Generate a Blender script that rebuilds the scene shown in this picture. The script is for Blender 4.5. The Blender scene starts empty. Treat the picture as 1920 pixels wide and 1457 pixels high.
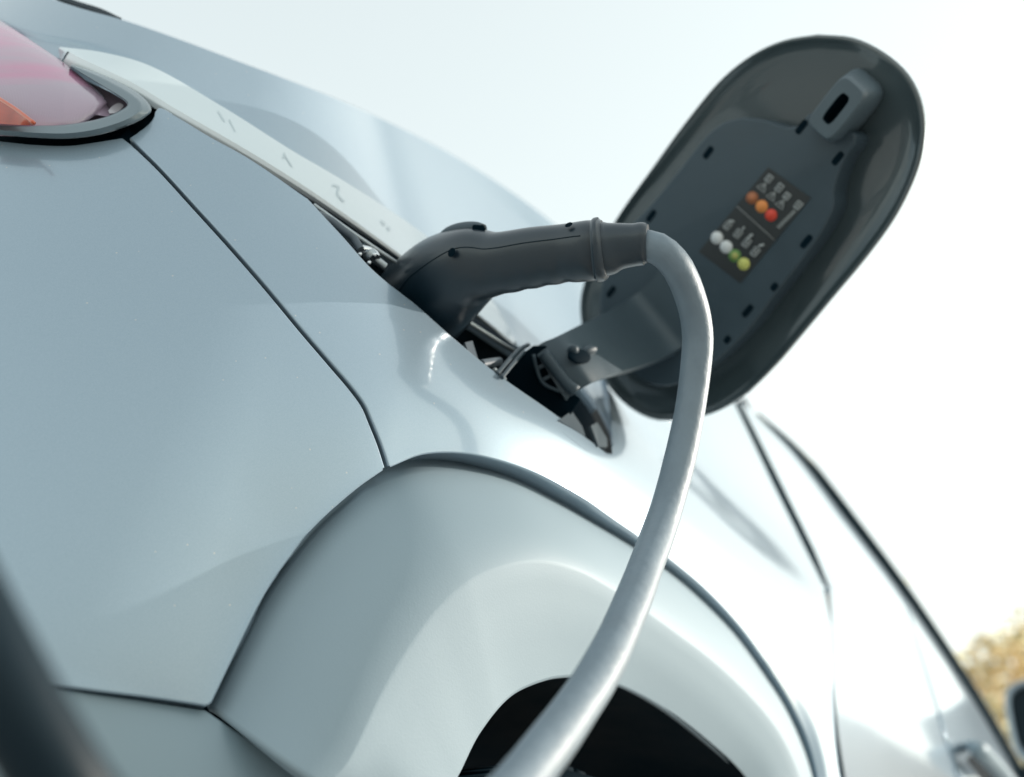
import bpy, bmesh, math, random
import numpy as np
from mathutils import Vector, Matrix
random.seed(7); rng = np.random.default_rng(7)
sc = bpy.context.scene
COL = sc.collection

# ------------------------------------------------------------------ camera
FPX = 2133.0                       # focal length in pixels of a 1920 px wide frame (40 mm)
TH, PI_ = math.radians(30.5), math.radians(28.0)
CAM = np.array([0.0, 0.0, 0.45])
FW = np.array([math.cos(PI_)*math.cos(TH), math.cos(PI_)*math.sin(TH), math.sin(PI_)])
RT = np.array([math.sin(TH), -math.cos(TH), 0.0])
UP = np.cross(RT, FW)
cam = bpy.data.cameras.new('camera'); camo = bpy.data.objects.new('camera', cam); COL.objects.link(camo)
cam.sensor_width = 36; cam.lens = 36*FPX/1920
cam.clip_start = 0.01; cam.clip_end = 3000
M = Matrix(((RT[0], UP[0], -FW[0]), (RT[1], UP[1], -FW[1]), (RT[2], UP[2], -FW[2])))
camo.matrix_world = Matrix.Translation(CAM) @ M.to_4x4()
cam.dof.use_dof = True; cam.dof.focus_distance = 0.60; cam.dof.aperture_fstop = 5.2
cam.dof.aperture_blades = 0
sc.camera = camo

# ------------------------------------------------------------------ sky, sun, exposure
SUN_AZ, SUN_EL = math.radians(-40), math.radians(15)     # azimuth from the car's +x axis
sun_dir = Vector((math.cos(SUN_EL)*math.cos(SUN_AZ), math.cos(SUN_EL)*math.sin(SUN_AZ), math.sin(SUN_EL)))
w = bpy.data.worlds.new('World'); sc.world = w; w.use_nodes = True
nt = w.node_tree; nt.nodes.clear()
sky = nt.nodes.new('ShaderNodeTexSky'); sky.sky_type = 'NISHITA'; sky.sun_disc = False
sky.sun_elevation = SUN_EL; sky.sun_rotation = math.radians(90) - SUN_AZ
sky.air_density = 1.0; sky.dust_density = 2.0; sky.ozone_density = 1.0; sky.altitude = 0
hs = nt.nodes.new('ShaderNodeHueSaturation'); hs.inputs['Saturation'].default_value = 0.62
bg = nt.nodes.new('ShaderNodeBackground'); bg.inputs['Strength'].default_value = 0.15
wo = nt.nodes.new('ShaderNodeOutputWorld')
nt.links.new(sky.outputs[0], hs.inputs['Color']); gm_ = nt.nodes.new('ShaderNodeGamma'); gm_.inputs['Gamma'].default_value = 0.42        # thin high haze evens the sky out
tn = nt.nodes.new('ShaderNodeMixRGB'); tn.blend_type = 'MULTIPLY'; tn.use_clamp = False; tn.inputs[0].default_value = 1; tn.inputs[2].default_value = (2.27, 2.35, 2.16, 1)
nt.links.new(hs.outputs[0], gm_.inputs['Color']); nt.links.new(gm_.outputs[0], tn.inputs[1]); nt.links.new(tn.outputs[0], bg.inputs['Color']); nt.links.new(bg.outputs[0], wo.inputs['Surface'])
sl = bpy.data.lights.new('sun', 'SUN'); sl.energy = 2.0; sl.angle = math.radians(0.5); sl.color = (1.0, 0.93, 0.84)
so = bpy.data.objects.new('sun', sl); COL.objects.link(so)
so.rotation_euler = sun_dir.to_track_quat('Z', 'Y').to_euler(); so.location = (0, -5, 8)
sc.view_settings.view_transform = 'Standard'; sc.view_settings.look = 'None'
sc.view_settings.exposure = 1.1; sc.view_settings.gamma = 1.0
sc.render.engine = 'CYCLES'
sc.cycles.use_denoising = True
try: sc.cycles.denoiser = 'OPENIMAGEDENOISE'
except Exception: pass
sc.cycles.max_bounces = 8; sc.cycles.caustics_reflective = False; sc.cycles.caustics_refractive = False

# ------------------------------------------------------------------ geometry of the view and of the car's side
def rays(px):
    px = np.asarray(px, float).reshape(-1, 2)
    return FW + ((px[:, :1]-960)/FPX)*RT + ((728.5-px[:, 1:])/FPX)*UP
def Pw(px, py, dist):                                   # a point at a given depth
    return CAM + rays([(px, py)])[0]*dist
RC, XT, Y0 = .374, .6, .28                              # rear corner radius in plan, where it meets the straight flank
def side_out(P):
    x, y = P[..., 0], P[..., 1]
    return np.where(x < XT, np.hypot(x-XT, y-(Y0+RC))-RC, Y0-y+.010*np.maximum(0, x-1.2)**1.3)
def lean(P):
    x, y, z = P[..., 0], P[..., 1], P[..., 2]; q = .03
    sp = lambda v: q*np.logaddexp(0, v/q)
    ph = np.degrees(np.where(x < XT, np.arctan2(XT-x, np.maximum(1e-6, Y0+RC-y)), 0))
    k = np.clip((42-ph)/32, 0, 1); k = k*k*(3-2*k)
    kr = np.clip((x-.9)/1.0, 0, 1); kr = kr*kr*(3-2*kr)
    return ((.16+.42*k)-.37*kr)*(sp(z-.765)-sp(z-.90))+(.15+.20*(1-np.clip((x-.55)/.5, 0, 1)))*sp(z-.90)+.10*(1-kr)*np.clip(z-.67, -.25, .25)**2
def gsurf(P): return side_out(P)+lean(P)
def gnorm(P):
    e = 1e-4; n = np.zeros_like(P)
    for i in range(3):
        d = np.zeros(3); d[i] = e
        n[..., i] = gsurf(P+d)-gsurf(P-d)
    return n/np.linalg.norm(n, axis=-1, keepdims=True)
TT = np.geomspace(.15, 9, 320)
def hit(px, off=0.0):                                   # where lines of sight meet the car's side (off = proud of it)
    D = rays(px); off = np.broadcast_to(np.asarray(off, float), (len(D),))
    out = np.zeros((len(D), 3))
    for k in range(0, len(D), 4000):
        d = D[k:k+4000]; o = off[k:k+4000]
        P = CAM+d[:, None, :]*TT[None, :, None]
        neg = (gsurf(P)-o[:, None]) < 0
        i = np.argmax(neg, 1); i = np.where(neg.any(1), np.maximum(i, 1), len(TT)-1)
        a, b = TT[i-1].copy(), TT[i].copy()
        for _ in range(34):
            m = (a+b)/2; g = gsurf(CAM+d*m[:, None])-o
            a = np.where(g > 0, m, a); b = np.where(g > 0, b, m)
        tm = (a+b)/2; tm = np.where(d@RT < -.40, np.minimum(tm, .84), tm)      # round the far corner no further
        out[k:k+4000] = CAM+d*tm[:, None]
    return out
def spl(pts, n):                                        # Catmull-Rom through points, resampled evenly
    p = np.asarray(pts, float)
    if len(p) == 2:
        t = np.linspace(0, 1, n)[:, None]; return p[0]*(1-t)+p[1]*t
    q = np.vstack([2*p[0]-p[1], p, 2*p[-1]-p[-2]]); out = []
    for i in range(1, len(q)-2):
        a, b, c, d = q[i-1], q[i], q[i+1], q[i+2]
        # centripetal parametrisation keeps uneven points from overshooting
        t0 = 0; t1 = t0+max(1e-9, np.linalg.norm(b-a))**.5; t2 = t1+max(1e-9, np.linalg.norm(c-b))**.5; t3 = t2+max(1e-9, np.linalg.norm(d-c))**.5
        t = np.linspace(t1, t2, 24, endpoint=False)[:, None]
        A1 = (t1-t)/(t1-t0)*a+(t-t0)/(t1-t0)*b; A2 = (t2-t)/(t2-t1)*b+(t-t1)/(t2-t1)*c; A3 = (t3-t)/(t3-t2)*c+(t-t2)/(t3-t2)*d
        B1 = (t2-t)/(t2-t0)*A1+(t-t0)/(t2-t0)*A2; B2 = (t3-t)/(t3-t1)*A2+(t-t1)/(t3-t1)*A3
        out.append((t2-t)/(t2-t1)*B1+(t-t1)/(t2-t1)*B2)
    out.append(p[-1:]); o = np.vstack(out)
    L = np.r_[0, np.cumsum(np.linalg.norm(np.diff(o, axis=0), axis=1))]
    u = np.linspace(0, L[-1], n)
    return np.stack([np.interp(u, L, o[:, k]) for k in range(o.shape[1])], 1)
def segs(*parts):                                       # several splines end to end: (points, n)
    o = [spl(p, n) for p, n in parts]
    return np.vstack([o[0]]+[x[1:] for x in o[1:]])
def shift(pts, d):                                      # shift a traced line sideways by d pixels
    p = np.asarray(pts, float); t = np.gradient(p, axis=0); t /= np.linalg.norm(t, axis=1, keepdims=True)+1e-9
    return p+np.stack([t[:, 1], -t[:, 0]], 1)*d

# ------------------------------------------------------------------ materials
def mat(name, col, rough=.5, metal=0., coat=0., coat_rough=.03, spec=.5, noise=None, bump=None, trans=0., emit=None, alpha=1., sheen=0.):
    m = bpy.data.materials.new(name); m.use_nodes = True; n = m.node_tree; b = n.nodes['Principled BSDF']
    b.inputs['Base Color'].default_value = (*col, 1); b.inputs['Roughness'].default_value = rough; b.inputs['Metallic'].default_value = metal
    b.inputs['Coat Weight'].default_value = coat; b.inputs['Coat Roughness'].default_value = coat_rough
    b.inputs['Specular IOR Level'].default_value = spec; b.inputs['Transmission Weight'].default_value = trans
    if emit: b.inputs['Emission Color'].default_value = (*emit[0], 1); b.inputs['Emission Strength'].default_value = emit[1]
    tc = n.nodes.new('ShaderNodeTexCoord')
    if noise:                                          # (scale, amount): colour wear
        t = n.nodes.new('ShaderNodeTexNoise'); t.inputs['Scale'].default_value = noise[0]; t.inputs['Detail'].default_value = 5
        r = n.nodes.new('ShaderNodeMixRGB'); r.blend_type = 'MIX'
        r.inputs[1].default_value = (*[c*(1-noise[1]) for c in col], 1); r.inputs[2].default_value = (*[min(1, c*(1+noise[1])) for c in col], 1)
        n.links.new(tc.outputs['Object'], t.inputs['Vector']); n.links.new(t.outputs[0], r.inputs[0]); n.links.new(r.outputs[0], b.inputs['Base Color'])
        mr = n.nodes.new('ShaderNodeMapRange'); mr.inputs['To Min'].default_value = max(0, rough*.8); mr.inputs['To Max'].default_value = min(1, rough*1.25)
        n.links.new(t.outputs[0], mr.inputs['Value']); n.links.new(mr.outputs[0], b.inputs['Roughness'])
    if bump:                                           # (scale, strength, distance)
        t = n.nodes.new('ShaderNodeTexNoise'); t.inputs['Scale'].default_value = bump[0]; t.inputs['Detail'].default_value = 3
        bp = n.nodes.new('ShaderNodeBump'); bp.inputs['Strength'].default_value = bump[1]; bp.inputs['Distance'].default_value = bump[2]
        n.links.new(tc.outputs['Object'], t.inputs['Vector']); n.links.new(t.outputs[0], bp.inputs['Height']); n.links.new(bp.outputs[0], b.inputs['Normal'])
    return m
def paint_material():
    m = bpy.data.materials.new('silver_blue_paint'); m.use_nodes = True; n = m.node_tree; b = n.nodes['Principled BSDF']
    tc = n.nodes.new('ShaderNodeTexCoord')
    t = n.nodes.new('ShaderNodeTexVoronoi'); t.inputs['Scale'].default_value = 2600
    r = n.nodes.new('ShaderNodeMixRGB'); r.inputs[1].default_value = (.30, .392, .472, 1); r.inputs[2].default_value = (.342, .437, .517, 1)
    n.links.new(tc.outputs['Object'], t.inputs['Vector']); n.links.new(t.outputs['Color'], r.inputs[0])
    tv = n.nodes.new('ShaderNodeTexVoronoi'); tv.inputs['Scale'].default_value = 260; n.links.new(tc.outputs['Object'], tv.inputs['Vector'])
    lt = n.nodes.new('ShaderNodeMath'); lt.operation = 'LESS_THAN'; lt.inputs[1].default_value = .13; n.links.new(tv.outputs['Distance'], lt.inputs[0])
    sx = n.nodes.new('ShaderNodeSeparateColor'); n.links.new(tv.outputs['Color'], sx.inputs[0])
    gt = n.nodes.new('ShaderNodeMath'); gt.operation = 'GREATER_THAN'; gt.inputs[1].default_value = .95; n.links.new(sx.outputs[0], gt.inputs[0])
    ml = n.nodes.new('ShaderNodeMath'); ml.operation = 'MULTIPLY'; n.links.new(lt.outputs[0], ml.inputs[0]); n.links.new(gt.outputs[0], ml.inputs[1])
    dm = n.nodes.new('ShaderNodeMixRGB'); dm.inputs[2].default_value = (.50, .52, .52, 1); n.links.new(ml.outputs[0], dm.inputs[0]); n.links.new(r.outputs[0], dm.inputs[1]); n.links.new(dm.outputs[0], b.inputs['Base Color'])
    b.inputs['Metallic'].default_value = .34; b.inputs['Roughness'].default_value = .29; b.inputs['Specular IOR Level'].default_value = .1
    b.inputs['Coat Weight'].default_value = 1; b.inputs['Coat Roughness'].default_value = .015; b.inputs['Coat IOR'].default_value = 1.6
    # faint smears and dust dull the coat unevenly
    t3 = n.nodes.new('ShaderNodeTexNoise'); t3.inputs['Scale'].default_value = 9; t3.inputs['Detail'].default_value = 6; t3.inputs['Roughness'].default_value = .7
    m3 = n.nodes.new('ShaderNodeMapRange'); m3.inputs['From Min'].default_value = .35; m3.inputs['From Max'].default_value = .75; m3.inputs['To Min'].default_value = .05; m3.inputs['To Max'].default_value = .11
    n.links.new(tc.outputs['Object'], t3.inputs['Vector']); n.links.new(t3.outputs[0], m3.inputs['Value']); n.links.new(m3.outputs[0], b.inputs['Coat Roughness'])
    # orange peel in the clear coat
    t2 = n.nodes.new('ShaderNodeTexNoise'); t2.inputs['Scale'].default_value = 420; t2.inputs['Detail'].default_value = 2
    bp = n.nodes.new('ShaderNodeBump'); bp.inputs['Strength'].default_value = .035; bp.inputs['Distance'].default_value = .0006
    n.links.new(tc.outputs['Object'], t2.inputs['Vector']); n.links.new(t2.outputs[0], bp.inputs['Height']); n.links.new(bp.outputs[0], b.inputs['Coat Normal'])
    return m
PAINT = paint_material()
SATIN = mat('satin_arch_plastic', (.30, .38, .43), .6, .05, coat=.1, coat_rough=.4, spec=.3, bump=(900, .12, .0006))
SATIN2 = mat('pale_satin_arch_plastic', (.37, .43, .445), .6, .0, coat=.1, coat_rough=.4, spec=.3, bump=(900, .12, .0006))
TRIM = mat('silver_trim', (.70, .78, .82), .34, .05, coat=.7, coat_rough=.05)
BLACK = mat('black_plastic', (.003, .014, .023), .55, spec=.2, noise=(60, .25))
DEEP = mat('dark_liner', (.0012, .009, .0155), .8, spec=.06, noise=(30, .3))
PLUG = mat('moulded_plug_plastic', (.004, .017, .029), .42, spec=.5, coat=.6, coat_rough=.28, noise=(45, .2), bump=(1500, .18, .0004))
ARMPL = mat('grey_arm_plastic', (.055, .082, .10), .5, noise=(50, .1), bump=(1200, .15, .0004))
GREYPL = mat('grey_plastic', (.040, .064, .082), .5, noise=(50, .12), bump=(1200, .15, .0004))
GLOSSBLACK = mat('gloss_black_panel', (.05, .070, .078), .18, coat=1, coat_rough=.015, spec=.8)
CABLE = mat('grey_cable_sheath', (.165, .215, .258), .5, coat=.35, coat_rough=.4, noise=(70, .16), bump=(160, .35, .0016))
DARKCABLE = mat('black_cable_sheath', (.002, .013, .022), .45, spec=.25, noise=(40, .2))
BEZEL = mat('lamp_bezel', (.17, .22, .25), .4, .2, coat=.6, coat_rough=.12)
CHROME = mat('bright_metal', (.7, .72, .74), .18, 1.)
GREYMETAL = mat('zinc_metal', (.42, .46, .48), .4, .8)
RUBBER = mat('tyre_rubber', (.0012, .009, .015), .75, spec=.06, noise=(50, .2))
GLASS = mat('tinted_glass', (.02, .03, .035), .05, coat=1, coat_rough=.0)
def lens_material():
    m = mat('pink_lamp_lens', (.40, .27, .36), .22, coat=1, coat_rough=.03); n = m.node_tree; b = n.nodes['Principled BSDF']
    tc = n.nodes.new('ShaderNodeTexCoord'); t = n.nodes.new('ShaderNodeTexVoronoi'); t.inputs['Scale'].default_value = 1300; t.inputs['Randomness'].default_value = .1
    s = n.nodes.new('ShaderNodeTexNoise'); s.inputs['Scale'].default_value = 22
    mp = n.nodes.new('ShaderNodeMapping'); mp.inputs['Scale'].default_value = (.25, .25, 1.6); mp.inputs['Rotation'].default_value = (.3, 0, 0)
    rp = n.nodes.new('ShaderNodeValToRGB'); rp.color_ramp.elements[0].position = .42; rp.color_ramp.elements[0].color = (.44, .33, .42, 1)
    rp.color_ramp.elements[1].position = .62; rp.color_ramp.elements[1].color = (.62, .22, .38, 1)
    mx = n.nodes.new('ShaderNodeMixRGB'); mx.blend_type = 'MULTIPLY'; mx.inputs[0].default_value = .2
    n.links.new(tc.outputs['Object'], t.inputs['Vector']); n.links.new(tc.outputs['Object'], mp.inputs['Vector']); n.links.new(mp.outputs[0], s.inputs['Vector'])
    n.links.new(s.outputs[0], rp.inputs[0]); n.links.new(rp.outputs[0], mx.inputs[1]); n.links.new(t.outputs['Distance'], mx.inputs[2]); n.links.new(mx.outputs[0], b.inputs['Base Color'])
    b.inputs['Subsurface Weight'].default_value = 0
    return m
LENS = lens_material()
ORANGE = mat('orange_reflector', (.42, .05, .015), .2, coat=1, noise=(90, .5))

# ------------------------------------------------------------------ mesh helpers
def link(o, parent=None, **props):
    COL.objects.link(o)
    if parent is not None: o.parent = parent
    for k, v in props.items(): o[k] = v
    return o
def empty(name, loc, **props):
    o = bpy.data.objects.new(name, None); o.location = loc; link(o, None, **props); o.empty_display_size = .05
    bpy.context.view_layer.update()
    return o
def mesh_obj(name, V, Fc, material, parent=None, smooth=True, **props):
    me = bpy.data.meshes.new(name); me.from_pydata([tuple(map(float, v)) for v in V], [], [tuple(map(int, f)) for f in Fc]); me.validate(); me.update()
    if smooth: me.shade_smooth()
    mats = material if isinstance(material, (list, tuple)) else [material]
    for m in mats: me.materials.append(m)
    o = bpy.data.objects.new(name, me); link(o, parent, **props)
    if parent is not None: o.matrix_parent_inverse = parent.matrix_world.inverted()
    return o
class MB:                                               # collects pieces that make up one part
    def __init__(s): s.V = []; s.F = []
    def add(s, V, Fc):
        k = len(s.V); s.V.extend([tuple(map(float, v)) for v in V]); s.F.extend([tuple(int(i)+k for i in f) for f in Fc]); return s
    def grid(s, G, flip=False, closed=False):
        m, n = G.shape[:2]; f = []
        for i in range(m-1):
            for j in range(n if closed else n-1):
                q = (i*n+j, i*n+(j+1) % n, (i+1)*n+(j+1) % n, (i+1)*n+j); f.append(q[::-1] if flip else q)
        return s.add(G.reshape(-1, 3), f)
    def build(s, name, material, parent=None, merge=0, sharp=None, **props):
        o = mesh_obj(name, s.V, s.F, material, parent, **props)
        bm = bmesh.new(); bm.from_mesh(o.data)
        if merge: bmesh.ops.remove_doubles(bm, verts=bm.verts, dist=merge)
        bmesh.ops.recalc_face_normals(bm, faces=bm.faces)
        bm.to_mesh(o.data); bm.free()
        o.data.shade_smooth()
        if sharp: o.data.set_sharp_from_angle(angle=math.radians(sharp))
        return o
def unit(v): v = np.asarray(v, float); return v/(np.linalg.norm(v, axis=-1, keepdims=True)+1e-12)
def tube(path, rad, nseg=20, caps=True, flat=1.0):      # swept round section, rad may vary
    P = np.asarray(path, float); n = len(P); rad = np.broadcast_to(np.asarray(rad, float), (n,))
    T = unit(np.gradient(P, axis=0)); u = np.cross(T[0], [0, 0, 1.]);
    if np.linalg.norm(u) < 1e-3: u = np.cross(T[0], [1., 0, 0])
    u = unit(u); G = np.zeros((n, nseg, 3)); a = np.linspace(0, 2*math.pi, nseg, endpoint=False)
    for i in range(n):
        u = unit(u-T[i]*np.dot(u, T[i])); v = np.cross(T[i], u)
        G[i] = P[i]+rad[i]*(np.cos(a)[:, None]*u+np.sin(a)[:, None]*v*flat)
    mb = MB(); mb.grid(G, closed=True)
    if caps: mb.F.append(tuple(range(nseg))[::-1]); mb.F.append(tuple(range((n-1)*nseg, n*nseg)))
    return mb
def roll(G, N, side, r=.0009, depth=.012):              # folds one border of a sheet of metal inwards
    if side == 'c0': return roll(G.transpose(1, 0, 2), N.transpose(1, 0, 2), 'r0', r, depth)
    E, I, n = (G[0], G[1], N[0]) if side == 'r0' else (G[-1], G[-2], N[-1])
    tg = unit(np.gradient(E, axis=0)); t = E-I; t = t-n*np.sum(t*n, 1, keepdims=True); t = t-tg*np.sum(t*tg, 1, keepdims=True); t = unit(t)
    rows = [E+t*r*math.sin(a)-n*r*(1-math.cos(a)) for a in (math.radians(22), math.radians(45), math.radians(67), math.pi/2)]
    rows += [rows[-1]-n*depth*.15, rows[-1]-n*depth]
    return np.array(rows)
def sheet(mb, curves, offs, m, edges=(), r=.0009, depth=.012, field=None, prof=None):
    """Sheet lying on the car's side between traced lines. curves: lines of n points, offs: how proud each is, m: rows between."""
    cs = [np.asarray(c, float) for c in curves]; n = len(cs[0]); K = len(cs)-1
    tv = np.linspace(0, K, m); PX = np.zeros((m, n, 2)); OF = np.zeros((m, n))
    for i, t in enumerate(tv):
        k = min(int(t), K-1); u = t-k
        PX[i] = cs[k]*(1-u)+cs[k+1]*u
        uu = u*u*(3-2*u) if prof == 'smooth' else u
        OF[i] = np.asarray(offs[k])*(1-uu)+np.asarray(offs[k+1])*uu
    P = hit(PX.reshape(-1, 2), OF.reshape(-1))
    if field is not None:
        for _ in range(3): P = hit(PX.reshape(-1, 2), OF.reshape(-1)+field(P))
    G = P.reshape(m, n, 3); du = np.gradient(G, axis=1); dv = np.gradient(G, axis=0)
    N = unit(np.cross(du, dv)); gn = gnorm(G); N = np.where(np.sum(N*gn, -1, keepdims=True) < 0, -N, N)
    bad = np.linalg.norm(np.cross(du, dv), axis=-1) < 1e-14; N[bad] = gn[bad]
    mb.grid(G)
    for e in edges:
        if e[0] in ('r0', 'r1') and len(e) > 2 and not isinstance(e, str):
            sl_ = slice(e[1], e[2]); q = G[:, sl_]; dd = e[3] if len(e) > 3 else depth; rr_ = e[4] if len(e) > 4 else r
            mb.grid(np.vstack([q[:1] if e[0] == 'r0' else q[-1:], roll(q, N[:, sl_], e[0], rr_, dd)]))
        if e == 'r0': mb.grid(np.vstack([G[:1], roll(G, N, 'r0', r, depth)]))
        if e == 'r1': mb.grid(np.vstack([G[-1:], roll(G, N, 'r1', r, depth)]))
        if e == 'c0': H = G.transpose(1, 0, 2); mb.grid(np.vstack([H[:1], roll(H, N.transpose(1, 0, 2), 'r0', r, depth)]))
        if e == 'c1': H = G.transpose(1, 0, 2); mb.grid(np.vstack([H[-1:], roll(H, N.transpose(1, 0, 2), 'r1', r, depth)]))
    return G, N

# ------------------------------------------------------------------ setting: ground
GZ = 0.05
def ground():
    s = 900; V = [(-s, -s, GZ), (s, -s, GZ), (s, s, GZ), (-s, s, GZ)]
    m = mat('brown_paving', (.36, .355, .345), .85, noise=(3, .35), bump=(60, .4, .01))
    return mesh_obj('ground', V, [(0, 1, 2, 3)], m, None, kind='structure')
ground()

# ------------------------------------------------------------------ the car
car = empty('electric_car', (0.65, 1.1, GZ), label='silver blue electric car on charge with its charging flap open', category='car')
ARCH = [(392, 1330), (491, 1120), (546, 1039), (586, 989), (667, 917), (724, 879), (789, 850), (852, 846), (910, 854), (1000, 883), (1091, 931), (1195, 1003), (1260, 1050), (1324, 1104), (1388, 1173), (1442, 1247), (1481, 1311), (1516, 1385), (1535, 1453), (1545, 1520)]
def sz(P):                                              # unrolled side: arc length and height
    ph = np.arctan2(XT-P[..., 0], (Y0+RC)-P[..., 1]); return np.stack([np.where(P[..., 0] < XT, XT-RC*ph, P[..., 0]), P[..., 2]], -1)
ARCH_SZ = sz(hit(spl(ARCH, 90)))
def amp(P):                                             # deepest where the corner panel rolls into the arch
    e = np.clip((.44-P[..., 0])/.07, 0, 1); return .016+.008*e*e*(3-2*e)
def flare(P):                                           # the metal swells outwards towards the wheel arch
    q = sz(P); d = np.full(len(q), 9.)
    for a, b in zip(ARCH_SZ[:-1], ARCH_SZ[1:]):
        ab = b-a; t = np.clip(((q-a)@ab)/(ab@ab), 0, 1)[:, None]; d = np.minimum(d, np.linalg.norm(q-(a+ab*t), axis=1))
    am, wd_ = amp(P), .05+.03*(amp(P)-.016)/.02
    return -am*np.exp(-(d/wd_)**1.3)
def idx(name): return [p for p in ARCH].index(name)
SHUT = [(242, 262), (297, 315), (364, 388), (432, 463), (499, 540), (566, 621), (620, 684), (660, 731), (682, 762), (694, 790), (711, 832), (725, 875)]

# rear corner panel, left of the seam
mb = MB()
A = segs(([(-40, 263), (0, 266), (60, 272), (130, 274), (190, 266), (228, 260)], 40), (list(shift(SHUT, -6)), 90))
B = segs(([(-40, 1267), (60, 1275), (170, 1290), (280, 1304), (388, 1320)], 60), ([(391, 1322), (491, 1117), (546, 1036), (586, 986), (667, 914), (717, 879)], 70))
sheet(mb, [A, B], [0, 0], 90, edges=(('r0', 0, 40, .02), ('r0', 39, 129, .004), ('r1', 0, 60, .012), ('r1', 59, 129, .018)), field=flare)
mb.build('rear_corner_panel', PAINT, car, sharp=60)

# quarter panel: seam, crest and charging opening above, wheel arch below
LIP = [(575, 372), (640, 442), (700, 508), (780, 572), (860, 643), (930, 700), (1040, 777), (1100, 822), (1138, 851)]
KLINE = [(1148, 852), (1215, 868), (1294, 912), (1422, 1016), (1545, 1105)]
mb = MB()
A = spl(list(shift(SHUT, 6))[:-1]+[(731, 873)], 90)
B = segs(([(252, 254), (275, 238), (290, 221), (297, 203), (330, 219), (390, 255), (467, 298), (575, 372)], 45), (LIP[:4], 46))
sheet(mb, [A, B], [0, 0], 60, edges=(('r0', 0, 90, .004), ('r1', 0, 12, .012), ('r1', 44, 90, .010)), field=flare)
A = segs((LIP[3:], 50), ([(1138, 851), (1148, 852)], 4), (KLINE, 46), ([(1546, 1108), (1563, 1200), (1573, 1370), (1596, 1510)], 30))
B = segs(([(731, 873), (789, 850), (852, 846), (910, 854), (1000, 883), (1091, 931), (1150, 972)], 50), ([(1150, 972), (1160, 979)], 4), ([(1160, 979), (1195, 1003), (1260, 1050), (1324, 1104), (1388, 1173), (1442, 1247)], 46), (ARCH[15:], 30))
sheet(mb, [A, B], [0, 0], 60, edges=(('r0', 0, 53, .010), ('r1', 0, 127, .018)), field=flare)
# shoulder above the crease: far edge of the opening, up to the waist line
FAR = [(575, 374), (660, 430), (743, 486), (820, 540), (890, 592), (1000, 667), (1075, 716), (1110, 752), (1134, 795), (1146, 828), (1148, 852)]
SIL = [(-10, -38), (30, -24), (103, 0), (160, 18), (225, 36), (333, 73), (467, 123), (633, 187), (796, 263), (900, 322), (1000, 390), (1100, 470), (1200, 560), (1300, 660), (1378, 745)]
LOW = segs(([(-40, 36), (0, 58), (92, 103), (118, 113), (310, 214), (450, 296), (575, 374)], 60), (FAR, 60), (KLINE, 46))
MID = segs(([(-40, 16), (0, 36), (67, 62), (170, 80), (273, 101), (350, 117), (500, 157)], 60), ([(500, 157), (633, 200), (800, 285), (1000, 425), (1130, 560)], 60), ([(1130, 560), (1250, 690), (1452, 912)], 46))
TOP = segs((SIL[:7]+[(500, 135)], 60), ([(500, 135), (633, 187), (796, 263), (900, 322), (1000, 390), (1100, 470)], 60), ([(1100, 470), (1200, 560), (1300, 660), (1374, 745)], 46))
n_ = len(LOW); om = np.interp(np.arange(n_), [0, 60, 100, n_-1], [.003, .003, .002, 0])
def soft(x, xs, ys):                                    # interpolation with eased corners
    y = np.interp(x, xs, ys); kk = np.ones(15)/15; yp = np.r_[np.full(7, y[0]), y, np.full(7, y[-1])]; return np.convolve(np.convolve(yp, kk, 'same'), kk, 'same')[7:-7]
S_LO = spl([(118, 118), (133, 126), (240, 174), (310, 215), (467, 303), (567, 364), (640, 412), (743, 484), (850, 561), (962, 645)], 120)
S_L2 = spl([(113, 88), (190, 98), (277, 122), (413, 198), (550, 284), (642, 338), (796, 440), (900, 533), (968, 640)], 120)
dp = soft(np.arange(n_), [0, 18, 62, 95, 110, 116, n_-1], [0, -.002, -.032, -.032, -.010, 0, 0])
dp[117:] = 0; vx = S_L2-S_LO
xs_ = np.r_[-40, 0, S_LO[:, 0]]; L2P = LOW+np.stack([np.interp(LOW[:, 0], xs_, np.r_[0, 0, vx[:, 0]], right=3), np.interp(LOW[:, 0], xs_, np.r_[-3, -4, vx[:, 1]], right=-5)], 1)
sheet(mb, [LOW, L2P, MID, TOP], [dp, dp, om+dp*.9, om*.5+dp*.85], 76, edges=(('r0', 59, 112, .010), 'c1'), r=.0012, depth=.02, field=flare)
mb.build('quarter_panel', PAINT, car, merge=.00002, sharp=60)

# lower bumper
mb = MB()
A = spl([(-40, 1279), (60, 1288), (170, 1304), (280, 1319), (384, 1334)], 60)
B = spl([(-40, 1618), (300, 1600), (640, 1512)], 60)
sheet(mb, [A, B], [np.linspace(-.002, -.03, 60), np.linspace(-.012, -.03, 60)], 50, edges=('r0', 'c1'), r=.0014, depth=.009)
mb.build('rear_bumper', mat('bumper_plastic', (.24, .32, .365), .45, .1, coat=.4, coat_rough=.2), car, sharp=60)

# wheel arch trim in two facets
CL_O = segs(([(404, 1326), (498, 1132), (552, 1052), (594, 1000), (640, 957), (681, 924), (721, 903), (789, 884), (865, 884), (956, 902), (1046, 945), (1190, 1021), (1260, 1067), (1324, 1121), (1383, 1180), (1437, 1257), (1472, 1311), (1506, 1385), (1528, 1449), (1545, 1530)], 140))
CL_C = segs(([(612, 1472), (650, 1432), (720, 1290), (775, 1200), (830, 1130), (900, 1076), (1000, 1050), (1080, 1066), (1160, 1110), (1260, 1180), (1358, 1257), (1447, 1352), (1491, 1432), (1520, 1530)], 140))
CL_I = segs(([(700, 1535), (800, 1540), (855, 1457), (900, 1370), (960, 1300), (1020, 1272), (1060, 1265), (1110, 1268), (1163, 1282), (1240, 1322), (1320, 1382), (1398, 1457), (1440, 1540)], 140))
mb = MB()
k = np.linspace(0, 1, 140)
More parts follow.
